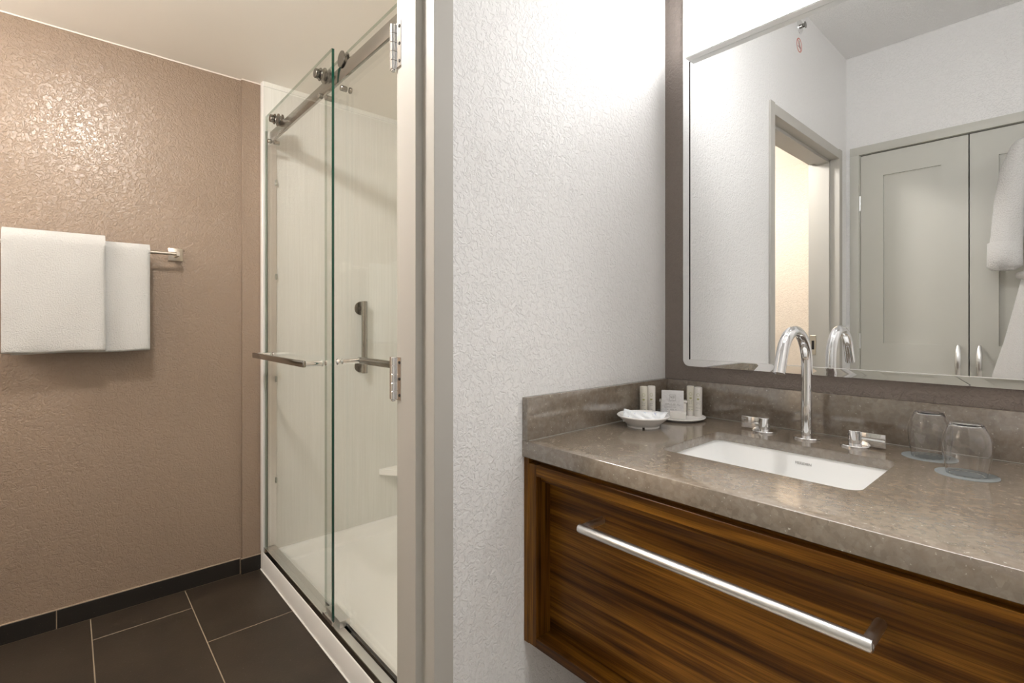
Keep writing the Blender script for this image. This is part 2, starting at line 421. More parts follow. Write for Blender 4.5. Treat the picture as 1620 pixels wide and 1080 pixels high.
# closet doors
bm = B()
for a, b_ in ((-0.855, -0.812), (0.100, 0.143)): box(bm, a, b_, YC-0.03, YC+0.010, 0, 2.125, 0.0015, 2)
box(bm, -0.855, 0.143, YC-0.03, YC+0.0105, 2.080, 2.125, 0.0015, 2)
box(bm, -0.812, -0.808, YC-0.045, YC-0.004, 0, 2.083); box(bm, 0.096, 0.100, YC-0.045, YC-0.004, 0, 2.083); box(bm, -0.812, 0.100, YC-0.045, YC-0.004, 2.079, 2.083)
struct('trim_2', bm, M['door_paint'])
def closet_door(nm, x0, x1, hx):
    d = thing(nm, None, None, ((x0+x1)/2, YC-0.02, 0.012), kind='structure')
    yf = YC-0.002; st = 0.103; r0, r1 = 0.80, 1.036
    bm = B()
    box(bm, x0, x0+st, yf-0.032, yf, 0.012, 2.073); box(bm, x1-st, x1, yf-0.032, yf, 0.012, 2.073)
    for z0, z1 in ((0.012, 0.15), (0.78, 1.036), (1.948, 2.073)): box(bm, x0+st, x1-st, yf-0.032, yf, z0, z1)
    obj('door_leaf', bm, M['door_paint'], d)
    for z0, z1 in ((0.15, 0.78), (1.036, 1.948)):
        bm = B(); box(bm, x0+st-0.002, x1-st+0.002, yf-0.028, yf-0.010, z0-0.002, z1+0.002); obj('door_panel', bm, M['door_paint'], d)
    bm = B(); n = 16; zc = 0.950; L = 0.088
    for s in range(n):
        pass
    rings = []
    for i in range(n+1):
        a = -1+2*i/n; z = zc+a*L; yy = yf+0.004+0.027*(1-a*a); hw = 0.0045+0.0070*(1-a*a)**0.6 if abs(a) < 1 else 0.0045
        th = 0.0035
        rings.append([bm.verts.new((hx-hw, yy, z)), bm.verts.new((hx-hw*0.6, yy+th, z)), bm.verts.new((hx+hw*0.6, yy+th, z)), bm.verts.new((hx+hw, yy, z)), bm.verts.new((hx, yy-th, z))])
    for q, s in zip(rings, rings[1:]):
        for k in range(5): bm.faces.new((q[k], q[(k+1) % 5], s[(k+1) % 5], s[k]))
    bm.faces.new(rings[0]); bm.faces.new(rings[-1])
    for a in (-1, 1): cyl(bm, (hx, yf, zc+a*L*0.97), (hx, yf+0.009, zc+a*L*0.97), 0.004, 12)
    obj('handle', bm, M['bright_metal'], d, deg=60)
    return d
d2 = closet_door('door_2', -0.806, -0.3585, -0.395)
d3 = closet_door('door_3', -0.3535, 0.094, -0.317)
for z in (1.81, 1.045, 0.22):
    bm = B(); cyl(bm, (-0.8085, YC+0.003, z-0.042), (-0.8085, YC+0.003, z+0.042), 0.0045, 14, bev=0.001)
    obj('hinge', bm, M['bright_metal'], d2)

# ================================================================== VANITY
ZT = 0.872; YF = 0.806; XR = 0.0105
SX0, SX1, SY0, SY1 = -0.612, -0.240, 0.978, 1.243
def slab_with_hole(bm, x0, x1, y0, y1, z0, z1, hx0, hx1, hy0, hy1, r):
    inner = rrect(hx0, hx1, hy0, hy1, r, 6)
    # outer points matched by angle sector: use 4 corners with fans
    cor = [(x1, y1), (x0, y1), (x0, y0), (x1, y0)]
    n = 7
    top = {}; 
    for z in (z0, z1):
        vi = [bm.verts.new((p[0], p[1], z)) for p in inner]
        vo = [bm.verts.new((c[0], c[1], z)) for c in cor]
        top[z] = (vi, vo)
        for k in range(4):
            for i in range(n-1): bm.faces.new((vo[k], vi[k*n+i], vi[k*n+i+1]))
            k2 = (k+1) % 4
            bm.faces.new((vo[k], vi[k*n+n-1], vi[(k2*n) % (4*n)], vo[k2]))
    vi0, vo0 = top[z0]; vi1, vo1 = top[z1]
    for i in range(4*n): j = (i+1) % (4*n); bm.faces.new((vi0[i], vi0[j], vi1[j], vi1[i]))
    for k in range(4): k2 = (k+1) % 4; bm.faces.new((vo0[k], vo0[k2], vo1[k2], vo1[k]))
ct = thing('vanity_countertop', 'glossy brown-grey quartz countertop over the walnut vanity cabinet, cut out for the sink', 'countertop', (-0.43, 1.1, 0.834))
bm = B(); slab_with_hole(bm, XW+0.0005, XR, YF+0.03, YM-0.0005, ZT-0.020, ZT, SX0, SX1, SY0, SY1, 0.022)
bm.normal_update(); bmesh.ops.recalc_face_normals(bm, faces=bm.faces)
es = [e for e in bm.edges if len(e.link_faces) == 2 and e.calc_face_angle(0) > 1.0 and all(abs(v.co.z-ZT) < 1e-5 and SX0-0.01 < v.co.x < SX1+0.01 and SY0-0.01 < v.co.y < SY1+0.01 for v in e.verts)]
bmesh.ops.bevel(bm, geom=es, offset=0.0016, segments=2, affect='EDGES')
ap = [(YF, 0.834), (YF, ZT-0.0018), (YF+0.0006, ZT-0.0006), (YF+0.0018, ZT), (YF+0.03, ZT), (YF+0.03, 0.834)]
va = [[bm.verts.new((x, p[0], p[1])) for p in ap] for x in (XW+0.0005, XR)]
bm.faces.new(va[0]); bm.faces.new(va[1])
for k in range(6): bm.faces.new((va[0][k], va[0][(k+1) % 6], va[1][(k+1) % 6], va[1][k]))
obj('slab', bm, M['stone'], ct)
bm = B(); box(bm, XW+0.0005, XR, YM-0.020, YM-0.0005, ZT, 0.974, 0.0015, 2); obj('backsplash', bm, M['stone'], ct)
bm = B(); box(bm, XW+0.0005, -0.856, YF+0.0005, YM-0.0205, ZT, 0.974, 0.0015, 2); obj('side_splash', bm, M['stone'], ct)
bm = B(); box(bm, -0.856, XR, YM-0.0216, YM-0.0200, ZT-0.0001, ZT+0.0022, 0.0006, 1); box(bm, -0.856, -0.8544, YF+0.004, YM-0.021, ZT-0.0001, ZT+0.0018, 0.0005, 1)
obj('caulk_line', bm, M['stone_edge'], ct)

# cabinet
YV = 0.812
cab = thing('vanity_cabinet', 'wall-hung walnut vanity cabinet with one deep framed drawer', 'cabinet', (-0.43, 1.1, 0.395))
obj('side_panel', box(B(), XW+0.001, -0.8578, YV, YM-0.002, 0.395, 0.8335, 0.0008, 1), M['wood_z'], cab)
obj('side_panel', box(B(), -0.008, XR-0.001, YV, YM-0.002, 0.395, 0.8335, 0.0008, 1), M['wood_z'], cab)
bm = B(); box(bm, -0.8578, -0.008, YV+0.016, YV+0.045, 0.78, 0.8335); obj('top_rail', bm, M['wood_x'], cab)
bm = B(); box(bm, -0.8578, -0.008, YV+0.07, YM-0.004, 0.397, 0.415); box(bm, -0.8578, -0.008, YM-0.022, YM-0.004, 0.415, 0.68); obj('bottom_panel', bm, M['wood_x'], cab)
drw = obj('drawer', box(B(), -0.8325, -0.0335, 0.858, 0.872, 0.417, 0.797), M['wood_x'], cab)
bm = B(); 
bm.free()
for a, b_ in ((-0.8568, -0.8335), (-0.0325, -0.0092)): obj('stile', box(B(), a, b_, YV, 0.866, 0.3965, 0.8207, 0.0008, 1), M['wood_z'], drw)
for z0, z1 in ((0.7945, 0.8207), (0.3965, 0.4185)): obj('rail', box(B(), -0.8334, -0.0326, YV, 0.866, z0, z1, 0.0008, 1), M['wood_x'], drw)
# handle: bar standing off on two round posts
bm = B(); hx0, hx1, hy, hz = -0.684, -0.178, 0.790, 0.727
tube(bm, [(hx0, hy, hz), (hx0+0.001, hy, hz), (hx0+0.004, hy, hz), (hx1-0.004, hy, hz), (hx1-0.001, hy, hz), (hx1, hy, hz)], [0.0065, 0.0083, 0.0092, 0.0092, 0.0087, 0.0075], 28)
for x in (hx0+0.007, hx1-0.007): cyl(bm, (x, hy, hz), (x, 0.858, hz), 0.0080, 20)
obj('handle', bm, M['bright_metal'], drw, label='long satin metal bar handle')

# sink basin under the counter
sink = thing('undermount_sink', 'white rectangular porcelain sink set under the quartz countertop', 'sink', (-0.426, 1.11, 0.70))
bm = B(); zt = ZT-0.0205
def loop(x0, x1, y0, y1, r, z): return [bm.verts.new((p[0], p[1], z)) for p in rrect(x0, x1, y0, y1, r, 6)]
L = [loop(SX0-0.03, SX1+0.03, SY0-0.03, SY1+0.03, 0.04, zt-0.012), loop(SX0-0.03, SX1+0.03, SY0-0.03, SY1+0.03, 0.04, zt), loop(SX0-0.004, SX1+0.004, SY0-0.004, SY1+0.003, 0.025, zt),
     loop(SX0-0.002, SX1+0.002, SY0-0.002, SY1+0.001, 0.025, zt-0.006), loop(SX0+0.006, SX1-0.006, SY0+0.008, SY1-0.006, 0.03, zt-0.075),
     loop(SX0+0.02, SX1-0.02, SY0+0.022, SY1-0.02, 0.04, zt-0.112), loop(SX0+0.06, SX1-0.06, SY0+0.05, SY1-0.05, 0.045, zt-0.128),
     loop(-0.46, -0.39, 1.08, 1.14, 0.028, zt-0.134)]
for q, s in zip(L, L[1:]):
    for k in range(len(q)): bm.faces.new((q[k], q[(k+1) % len(q)], s[(k+1) % len(q)], s[k]))
bm.faces.new(L[-1])
bk = obj('basin', bm, M['porcelain'], sink, deg=50)
bm = B(); lathe(bm, [(0, 0), (0.020, 0), (0.024, -0.0015), (0.024, -0.01), (0, -0.01)], -0.425, 1.11, zt-0.1305, 28); obj('drain', bm, M['chrome'], sink)
bm = text_mesh('MERIDIEN', 0.0084); place(bm, (-0.4115, SY1-0.0012, 0.8322), (0.92, 0, 0), (0, 0.08, 0.997), (0, -1, 0.08))
obj('maker_lettering', bm, M['pale_ink'], sink)

# faucet
fa = thing('faucet', 'tall chrome gooseneck faucet spout behind the sink', 'faucet', (-0.433, 1.331, ZT))
bm = B(); R = 0.079; zc = 1.052
pts = [(-0.433, 1.331, ZT+0.004), (-0.433, 1.331, 0.95), (-0.433, 1.331, 1.0)]
for i in range(0, 25):
    a = math.radians(158)*i/24; pts.append((-0.433, 1.331-R*(1-math.cos(a)), zc+R*math.sin(a)))
ty, tz = -math.sin(math.radians(158)), math.cos(math.radians(158))
for k in (0.015, 0.03, 0.046): pts.append((-0.433, pts[27][1]+ty*k, pts[27][2]+tz*k))
tube(bm, pts, 0.0122, 32)
obj('spout', bm, M['chrome'], fa, deg=50)
def escut(x, y, r=0.029):
    bm = B(); lathe(bm, [(0, 0.0002), (r, 0.0002), (r, 0.0032), (r-0.0015, 0.0045), (0, 0.0045)], x, y, ZT, 40); return bm
obj('escutcheon', escut(-0.433, 1.331, 0.029), M['chrome'], fa)
def tap(x, s, label):
    t_ = thing('sink_tap', label, 'tap', (x, 1.331, ZT), 'faucet handles beside the spout')
    obj('escutcheon', escut(x, 1.331), M['chrome'], t_)
    bm = B(); lathe(bm, [(0, 0.004), (0.0135, 0.004), (0.0135, 0.0345), (0.0125, 0.0358), (0, 0.0358)], x, 1.331, ZT, 36); obj('hub', bm, M['chrome'], t_)
    bm = B(); a, b_ = sorted((x+s*0.008, x+s*0.057)); box(bm, a, b_, 1.331-0.0025, 1.331+0.0025, ZT+0.0045, ZT+0.0340, 0.0008, 2); obj('lever', bm, M['chrome'], t_)
tap(-0.5315, -1, 'chrome tap handle left of the gooseneck spout, lever pointing left')
tap(-0.3345, 1, 'chrome tap handle right of the gooseneck spout, lever pointing right')

# mirror with lit panel
mir = thing('lighted_mirror', 'wide wall mirror above the sink with a glowing white strip across its top', 'mirror', (-0.433, 1.424, 1.0))
mx0, mx1, mz0, mz1 = -0.808, -0.040, 1.017, 2.235; my = 1.419
bw = 0.0205
bm = B()
out = rrect(mx0, mx1, mz0, mz1, 0.020, 8); n = len(out)
vo = [bm.verts.new((p[0], my+0.0008, p[1])) for p in out]
vb = [bm.verts.new((p[0], YM-0.0005, p[1])) for p in out]
cornin = [(mx1-bw, mz1-bw), (mx0+bw, mz1-bw), (mx0+bw, mz0+bw), (mx1-bw, mz0+bw)]
vi = [bm.verts.new((c[0], my, c[1])) for c in cornin]
m_ = n//4
for k in range(4):
    for i in range(m_-1): f = bm.faces.new((vi[k], vo[k*m_+i], vo[k*m_+i+1]))
    k2 = (k+1) % 4; bm.faces.new((vi[k], vo[k*m_+m_-1], vo[(k2*m_) % n], vi[k2]))
bm.faces.new(vi)
for i in range(n): j = (i+1) % n; bm.faces.new((vo[i], vo[j], vb[j], vb[i]))
bm.faces.new(vb)
obj('mirror_glass', bm, M['mirror'], mir, deg=0.5)
bm = B(); box(bm, mx0+bw, mx0+bw+0.004, my-0.0008, my+0.0002, mz0+bw, 1.945); obj('dark_line', bm, M['dark_gap'], mir)  # thin dark strip along the left inner edge
bm = B(); box(bm, mx0+bw, mx1-bw, my-0.0006, my+0.0002, mz0+bw-0.0008, mz0+bw+0.0010); obj('painted_glint', bm, M['porcelain'], mir)  # white strip painted as the glint along the lower bevel edge
lx0, lx1 = mx0+bw, mx1-bw; lz = 1.946
bm = B(); box(bm, lx0+0.001, lx1-0.001, my-0.023, my-0.0005, lz+0.005, mz1-bw, 0.002, 2); obj('lit_panel', bm, M['panel_light'], mir, label='bright white frosted light panel')
bm = B(); box(bm, lx0, lx1, my-0.0245, my-0.0003, lz, lz+0.005, 0.001, 1)
obj('light_trim', bm, M['porcelain'], mir)

# tumblers upside down on paper coasters
def tumbler(x, y, label):
    co = B(); lathe(co, [(0, 0.0001), (0.0455, 0.0001), (0.0455, 0.0009), (0, 0.0009)], x, y, ZT, 48)
    # dashes printed in a ring
    o = obj('paper_coaster', co, M['paper']); tag(o, label[1], 'coaster', 'paper coasters under the tumblers')
    bm = B()
    for k in range(14):
        a = 2*PI*k/14; obox(bm, (x+0.024*math.cos(a), y+0.024*math.sin(a), ZT+0.001), (-math.sin(a), math.cos(a), 0), (math.cos(a), math.sin(a), 0), (0, 0, 1), 0.0035, 0.0006, 0.0001)
    obj('printed_ring', bm, M['cream_plastic'], o)
    z = ZT+0.0011
    o_ = [(0.0290, 0), (0.0295, 0.003), (0.0310, 0.012), (0.0334, 0.026), (0.0350, 0.040), (0.0355, 0.052), (0.0348, 0.064), (0.0326, 0.0745), (0.0296, 0.0815), (0.0268, 0.0862), (0.0248, 0.0900), (0.0236, 0.0928), (0.0222, 0.0938), (0.0, 0.0938)]
    i_ = [(0.0, 0.0905), (0.0205, 0.0905), (0.0226, 0.0890), (0.0252, 0.0852), (0.0284, 0.0800), (0.0313, 0.0732), (0.0335, 0.063), (0.0342, 0.052), (0.0337, 0.040), (0.0321, 0.026), (0.0297, 0.012), (0.0282, 0.003), (0.0279, 0)]
    bm = B(); lathe(bm, o_+i_, x, y, z, 56, closed=False)
    # close the rim
    rim = [v for v in bm.verts if abs(v.co.z-z) < 1e-6]
    outer = sorted([v for v in rim if (Vector((v.co.x-x, v.co.y-y)).length > 0.02845)], key=lambda v: math.atan2(v.co.y-y, v.co.x-x))
    inner = sorted([v for v in rim if (Vector((v.co.x-x, v.co.y-y)).length <= 0.02845)], key=lambda v: math.atan2(v.co.y-y, v.co.x-x))
    for k in range(len(outer)): k2 = (k+1) % len(outer); bm.faces.new((outer[k], outer[k2], inner[k2], inner[k]))
    o = obj('glass_tumbler', bm, M['tumbler'], deg=70)
    tag(o, label[0], 'glass', 'upturned tumblers on the counter')
tumbler(-0.205, 1.335, ('rounded clear tumbler standing upside down, the one nearer the faucet', 'grey paper coaster under the tumbler nearer the faucet'))
tumbler(-0.136, 1.235, ('rounded clear tumbler standing upside down, the front one nearer the counter edge', 'grey paper coaster under the front tumbler nearer the counter edge'))

# toiletries: camera-facing axes at that spot
tx, ty_ = -0.768, 1.325
bm = B(); lathe(bm, [(0, 0.002), (0.050, 0.002), (0.050, 0.0), (0.054, 0.0), (0.055, 0.002), (0.070, 0.0042), (0.074, 0.0075), (0.0735, 0.0088), (0.069, 0.0070), (0.055, 0.0052), (0, 0.0052)], tx, ty_, ZT, 56)
tag(obj('round_tray', bm, M['melamine']), 'flat round white tray in the counter corner holding toiletries', 'tray')
ztr = ZT+0.0053
def bottle(x, y, z, r, h, label, seed, mt):
    t_ = thing('toiletry_bottle', label, 'bottle', (x, y, z), 'small toiletry bottles in the counter corner')
    bm = B(); lathe(bm, [(0, 0), (r*0.93, 0), (r*0.97, 0.001), (r*0.97, h*0.155), (r*0.93, h*0.16), (0, h*0.16)], x, y, z, 32); obj('cap', bm, M['white_plastic'], t_)
    bm = B(); lathe(bm, [(0, h*0.16), (r*0.96, h*0.16), (r, h*0.18), (r, h*0.965), (r*0.93, h*0.995), (r*0.8, h), (0, h)], x, y, z, 32); bd = obj('bottle_body', bm, mt, t_)
    f = Vector((-x, -y, 0)).normalized(); s = Vector((-f.y, f.x, 0)); rd = random.Random(seed)
    bm = B()
    for hh, wd in ((0.30, 0.8), (0.42, 0.55), (0.47, 0.6), (0.52, 0.8), (0.22, 0.9)):
        nseg = 5
        for k in range(nseg):
            if rd.random() < 0.75:
                a = (k-(nseg-1)/2)*wd/nseg*1.4; d = f*math.cos(a)+s*math.sin(a); tt = Vector((-d.y, d.x, 0))
                obox(bm, Vector((x, y, z+h*hh))+d*(r+0.0001), tt, d, (0, 0, 1), 0.0011, 0.0001, 0.0005)
    obj('printed_text', bm, M['pale_ink'], bd)
    bm = B()
    for k in range(18):
        a = 2*PI*k/18; u = 0.0042*math.cos(a); q = 0.0042*math.sin(a); b2 = u/r
        d = f*math.cos(b2)+s*math.sin(b2)
        obox(bm, Vector((x, y, z+h*0.74+q))+d*(r+0.0001), Vector((-d.y, d.x, 0)), d, (0, 0, 1), 0.0006, 0.0001, 0.0005)
    obx = f; obox(bm, Vector((x, y, z+h*0.60))+f*(r+0.0002), s, f, (0, 0, 1), 0.0030, 0.0002, 0.0022)
    obj('emblem', bm, M['olive_ink'], bd)
bottle(-0.836, 1.250, ZT, 0.0110, 0.0935, 'slim cream bottle by the side splash, left one of the pair behind the bowl', 1, M['cream_plastic'])
bottle(-0.822, 1.268, ZT, 0.0112, 0.0945, 'slim white bottle, right one of the pair standing behind the bowl', 2, M['white_plastic'])
bottle(-0.757, 1.372, ztr, 0.0108, 0.0865, 'slim cream bottle at the back edge of the round tray, left of its pair', 3, M['cream_plastic'])
bottle(-0.736, 1.377, ztr, 0.0116, 0.0845, 'slim white bottle at the right back edge of the round tray', 4, M['white_plastic'])
f = Vector((0.51, -0.86, 0)).normalized(); s = Vector((-f.y, f.x, 0))     # f faces the viewer
# lidded carton
cc = Vector((-0.797, 1.345, ztr)); U = Vector((0, 0, 1))
car = thing('lidded_tub', 'squat white lidded tub behind the sachet on the round tray', 'container', cc)
bm = B(); obox(bm, cc+U*0.019, s, f, U, 0.037, 0.012, 0.019, 0.003); obj('tub_body', bm, M['white_plastic'], car)
bm = B(); obox(bm, cc+U*0.0405, s, f, U, 0.0395, 0.0140, 0.0030, 0.0012); obj('lid', bm, M['white_plastic'], car)
# sachet leaning on it
sc_ = Vector((-0.786, 1.322, ztr))
sa = thing('sachet', 'square translucent printed sachet leaning against the white tub', 'sachet', sc_)
bm = B(); lean = (U*0.985 - f*0.17).normalized(); nf = s.cross(lean).normalized()
if nf.dot(f) < 0: nf = -nf
W, H = 0.031, 0.074; g_ = []
for i in range(13):
    row = []
    for j in range(15):
        u = -1+2*i/12; v = j/14; puff = 0.0022*max(0, (1-abs(u)**3))*math.sin(PI*v)**0.6
        row.append((u*W, v*H, puff))
    g_.append(row)
for sg in (1, -1):
    vv = [[bm.verts.new(sc_ + s*p[0] + lean*(p[1]+0.0003) + nf*(p[2]*sg+0.0001*sg)) for p in row] for row in g_]
    for i in range(12):
        for j in range(14): bm.faces.new((vv[i][j], vv[i+1][j], vv[i+1][j+1], vv[i][j+1]))
bmesh.ops.remove_doubles(bm, verts=bm.verts, dist=0.0003)
sb = obj('pouch', bm, M['sachet'], sa, deg=60)
bm = B(); rd = random.Random(5)
def bar(u, v, hw, hh, off=0.0031): obox(bm, sc_+s*u+lean*v+nf*off, s, nf, lean, hw, 0.0001, hh)
for v, w_, n_ in ((0.0345, 0.040, 11), (0.0315, 0.044, 12), (0.0255, 0.034, 9), (0.0185, 0.030, 8)):
    for k in range(n_):
        if rd.random() < 0.85: bar((k-(n_-1)/2)*w_/n_, v, w_/n_*0.40, 0.0006)
obj('printed_text', bm, M['pale_ink'], sb)
bm = B()
for u0, v0, hw, hh in ((0, 0.0610, 0.0085, 0.0004), (0, 0.0450, 0.0085, 0.0004), (-0.0085, 0.053, 0.0004, 0.0085), (0.0085, 0.053, 0.0004, 0.0085)): bar(u0, v0, hw, hh)
for u0 in (-0.0050, -0.0012): bar(u0, 0.0545, 0.0005, 0.0035)
for k in range(5): bar(-0.0046+k*0.0007, 0.0570-k*0.0012, 0.0006, 0.0008)
for u0 in (0.0020,): bar(u0, 0.0545, 0.0005, 0.0035)
for v0 in (0.0515, 0.0545, 0.0578): bar(0.0036, v0, 0.0014, 0.0005)
bar(0.0050, 0.053, 0.0005, 0.0013); bar(0.0050, 0.0562, 0.0005, 0.0013)
obj('emblem', bm, M['pale_ink'], sb)
# small soap carton
bm = B(); obox(bm, Vector((-0.756, 1.300, ztr+0.0095)), s, f, U, 0.0215, 0.012, 0.0095, 0.0012)
tag(obj('soap_box', bm, M['white_plastic']), 'small low white soap box at the front of the round tray', 'box')
# bowl
bx, by = -0.775, 1.157
bowl = thing('serving_bowl', 'small white round bowl on a notched foot, filled with wrapped packets', 'bowl', (bx, by, ZT))
bm = B(); lathe(bm, [(0, 0.004), (0.0405, 0.004), (0.0435, 0.006), (0.0640, 0.0255), (0.0675, 0.0272), (0.0692, 0.0300), (0.0670, 0.0322), (0.0600, 0.0305), (0.050, 0.021), (0.038, 0.010), (0, 0.0085)], bx, by, ZT, 64); obj('dish', bm, M['melamine'], bowl)
bm = B(); face = math.atan2(-by, -bx)+0.02
for q in range(3):
    a0 = face+q*2*PI/3+0.075; a1 = face+(q+1)*2*PI/3-0.075; n = 24; rg = []
    for i in range(n+1):
        a = a0+(a1-a0)*i/n; c_, s_ = math.cos(a), math.sin(a)
        rg.append([bm.verts.new((bx+r*c_, by+r*s_, ZT+z)) for r, z in ((0.0385, 0.0001), (0.0425, 0.0001), (0.0425, 0.0045), (0.0385, 0.0045))])
    for A, Bq in zip(rg, rg[1:]):
        for k in range(4): bm.faces.new((A[k], A[(k+1) % 4], Bq[(k+1) % 4], Bq[k]))
    bm.faces.new(rg[0]); bm.faces.new(rg[-1])
obj('foot', bm, M['melamine'], bowl)
# wrapped packets in the bowl
def packet(cen, ax, up, w, h, label, mt, puff=0.005):
    ax = Vector(ax).normalized(); up = Vector(up).normalized(); nn = ax.cross(up).normalized(); bm = B()
    nx, ny = 22, 12; rd = random.Random(int(w*1e5)); ph = rd.random()*6
    for sg in (1, -1):
        vv = []
        for i in range(nx+1):
            row = []
            for j in range(ny+1):
                u = -1+2*i/nx; v = -1+2*j/ny
                p = puff*max(0, 1-abs(u)**4)*(1-v*v)**0.6 if abs(v) < 1 else 0
                cr = 0.0009*math.sin(u*23+ph)*(1 if abs(u) > 0.8 else 0.25)+0.0010*math.sin(u*9+v*5+ph)
                row.append(bm.verts.new(Vector(cen)+ax*u*w+up*(v*h*(1+0.12*abs(u)**3))+nn*(sg*(p+0.00008)+cr)))
            vv.append(row)
        for i in range(nx):
            for j in range(ny): bm.faces.new((vv[i][j], vv[i+1][j], vv[i+1][j+1], vv[i][j+1]))
    bmesh.ops.remove_doubles(bm, verts=bm.verts, dist=0.0002)
    o = obj('wrapped_packet', bm, mt, deg=80); tag(o, label, 'packet', 'wrapped packets in the bowl'); return o
packet((bx+0.004, by-0.016, ZT+0.0275), s+U*-0.05, U*0.80+f*-0.60, 0.046, 0.0170, 'long white wrapped packet with blue print, frontmost in the bowl', M['wrapper'])
packet((bx+0.012, by+0.012, ZT+0.0250), (0.95, 0.30, 0.10), (0.10, 0.75, 0.60), 0.040, 0.0170, 'clear-ended wrapped packet lying behind the front packet in the bowl', M['wrapper'], 0.006)
packet((bx+0.035, by+0.024, ZT+0.0370), (0.72, 0.62, 0.22), (-0.2, 0.1, 0.95), 0.020, 0.0100, 'small crinkled clear packet sticking up at the right side of the bowl', M['film'], 0.004)

# ================================================================== BATHROOM
# towel bar
bar_x, bar_z = -2.467, 1.432
tb = thing('towel_bar', 'satin nickel towel bar with square wall plates on the taupe wall', 'towel bar', (-2.52, 0.02, 1.40))
bm = B(); cyl(bm, (bar_x, -0.32, bar_z), (bar_x, 0.335, bar_z), 0.0068, 24); obj('bar', bm, M['nickel'], tb)
for y in (0.340, -0.326):
    bm = B(); box(bm, XT, XT+0.009, y-0.026, y+0.026, bar_z-0.022, bar_z+0.031, 0.002, 2); pl = obj('wall_plate', bm, M['nickel'], tb)
    bm = B(); box(bm, XT+0.008, bar_x+0.009, y-0.006, y+0.006, bar_z-0.009, bar_z+0.010, 0.001, 1); obj('post', bm, M['nickel'], tb)
def towel(name, y0, y1, xi, th, zb_f, zb_b, label, bumpy, seed):
    """towel folded over the bar: inner half width xi, cloth thickness th"""
    bm = B(); rd = random.Random(seed)
    R_o = xi+th; top = bar_z
    outer = []; inner = []
    nz = 18
    for i in range(nz+1): outer.append((bar_x+R_o, zb_f+(top-zb_f)*i/nz))
    for i in range(1, 12): a = PI*i/12; outer.append((bar_x+R_o*math.cos(a), top+R_o*0.92*math.sin(a)))
    for i in range(nz+1): outer.append((bar_x-R_o, top-(top-zb_b)*i/nz))
    for i in range(nz+1): inner.append((bar_x-xi, zb_b+(top-zb_b)*i/nz))
    for i in range(1, 12): a = PI-PI*i/12; inner.append((bar_x+xi*math.cos(a), top+xi*0.92*math.sin(a)))
    for i in range(nz+1): inner.append((bar_x+xi, top-(top-zb_f)*i/nz))
    # rounded hems
    hb = [(bar_x-R_o*0.97, zb_b-0.006), (bar_x-(R_o+xi)/2, zb_b-0.010), (bar_x-xi*1.05, zb_b-0.006)]
    hf = [(bar_x+xi*1.05, zb_f-0.006), (bar_x+(R_o+xi)/2, zb_f-0.010), (bar_x+R_o*0.97, zb_f-0.006)]
    prof = outer+hb+inner+hf
    ny = 40; rings = []
    for j in range(ny+1):
        y = y0+(y1-y0)*j/ny; e = min(j, ny-j)
        k = 1.0 if e > 1 else (0.55 if e == 0 else 0.9)
        ring = []
        cxm = bar_x+(R_o+xi)/2
        for (x, z) in prof:
            # pinch thickness at both selvedges
            mid = bar_x+math.copysign((R_o+xi)/2, x-bar_x) if z < top else None
            xx = mid+(x-mid)*k if mid is not None else x
            low = max(0.0, (z-zb_f))
            wob = 0.0022*math.sin(y*31+seed)*math.sin(z*17+seed*2)+bumpy*math.exp(-low/0.03)*(math.sin(y*70+seed)*0.5+math.sin(y*23+seed*3))
            ring.append(bm.verts.new((xx+(wob if x > bar_x+xi*0.9 and z < top else 0), y, z+(0.0018*math.sin(y*26+seed*1.7) if z < zb_f+0.02 else 0))))
        rings.append(ring)
    n = len(prof)
    for q, s2 in zip(rings, rings[1:]):
        for k in range(n): bm.faces.new((q[k], q[(k+1) % n], s2[(k+1) % n], s2[k]))
    bm.faces.new(rings[0]); bm.faces.new(rings[-1])
    o = obj(name, bm, M['towel'], deg=80); tag(o, label, 'towel', 'white towels on the towel bar'); return o
towel('bath_towel', -0.150, 0.243, 0.0072, 0.024, 1.048, 1.07, 'wide white towel underneath, its right end showing bare on the bar', 0.0015, 1)
towel('bath_towel', -0.171, 0.1045, 0.0325, 0.021, 1.052, 1.08, 'white folded towel on top, draped over the wide towel', 0.0030, 4)

# shower pan
bm = B(); X0, X1, Y0, Y1 = -2.4895, -1.0125, YK, YS-0.001
xs = sorted(set([X0+(X1-X0)*i/46 for i in range(47)]+[X0+0.012, X0+0.022, X0+0.035, X0+0.05, X0+0.07, X1-0.012, X1-0.03, X1-0.06]))
ys = sorted(set([Y0, Y0+0.0015, Y0+0.004, Y0+0.056, Y0+0.062, Y0+0.070, Y0+0.085, Y0+0.10, Y0+0.12]+[Y0+0.14+(Y1-Y0-0.14)*i/24 for i in range(25)]+[Y1-0.012, Y1-0.03, Y1-0.05]))
def sm(t): t = max(0, min(1, t)); return t*t*(3-2*t)
def hp(x, y):
    cz = 0.0895
    if y < Y0+0.004: return cz-0.004*(1-math.sqrt(max(0, 1-((Y0+0.004-y)/0.004)**2)))
    if y <= Y0+0.058: return cz
    fl = 0.030+0.012*min(1, math.hypot(x+1.75, y-1.1)/0.7)
    d = min((x-X0-0.014)/0.05, (X1-0.014-x)/0.05, (Y1-0.014-y)/0.05, (y-Y0-0.060)/0.06)
    return cz+(fl-cz)*sm(d)
vv = [[bm.verts.new((x, y, hp(x, y))) for y in ys] for x in xs]
for i in range(len(xs)-1):
    for j in range(len(ys)-1): bm.faces.new((vv[i][j], vv[i+1][j], vv[i+1][j+1], vv[i][j+1]))
fb = [bm.verts.new((x, Y0, 0.0003)) for x in xs]
for i in range(len(xs)-1): bm.faces.new((fb[i], fb[i+1], vv[i+1][0], vv[i][0]))
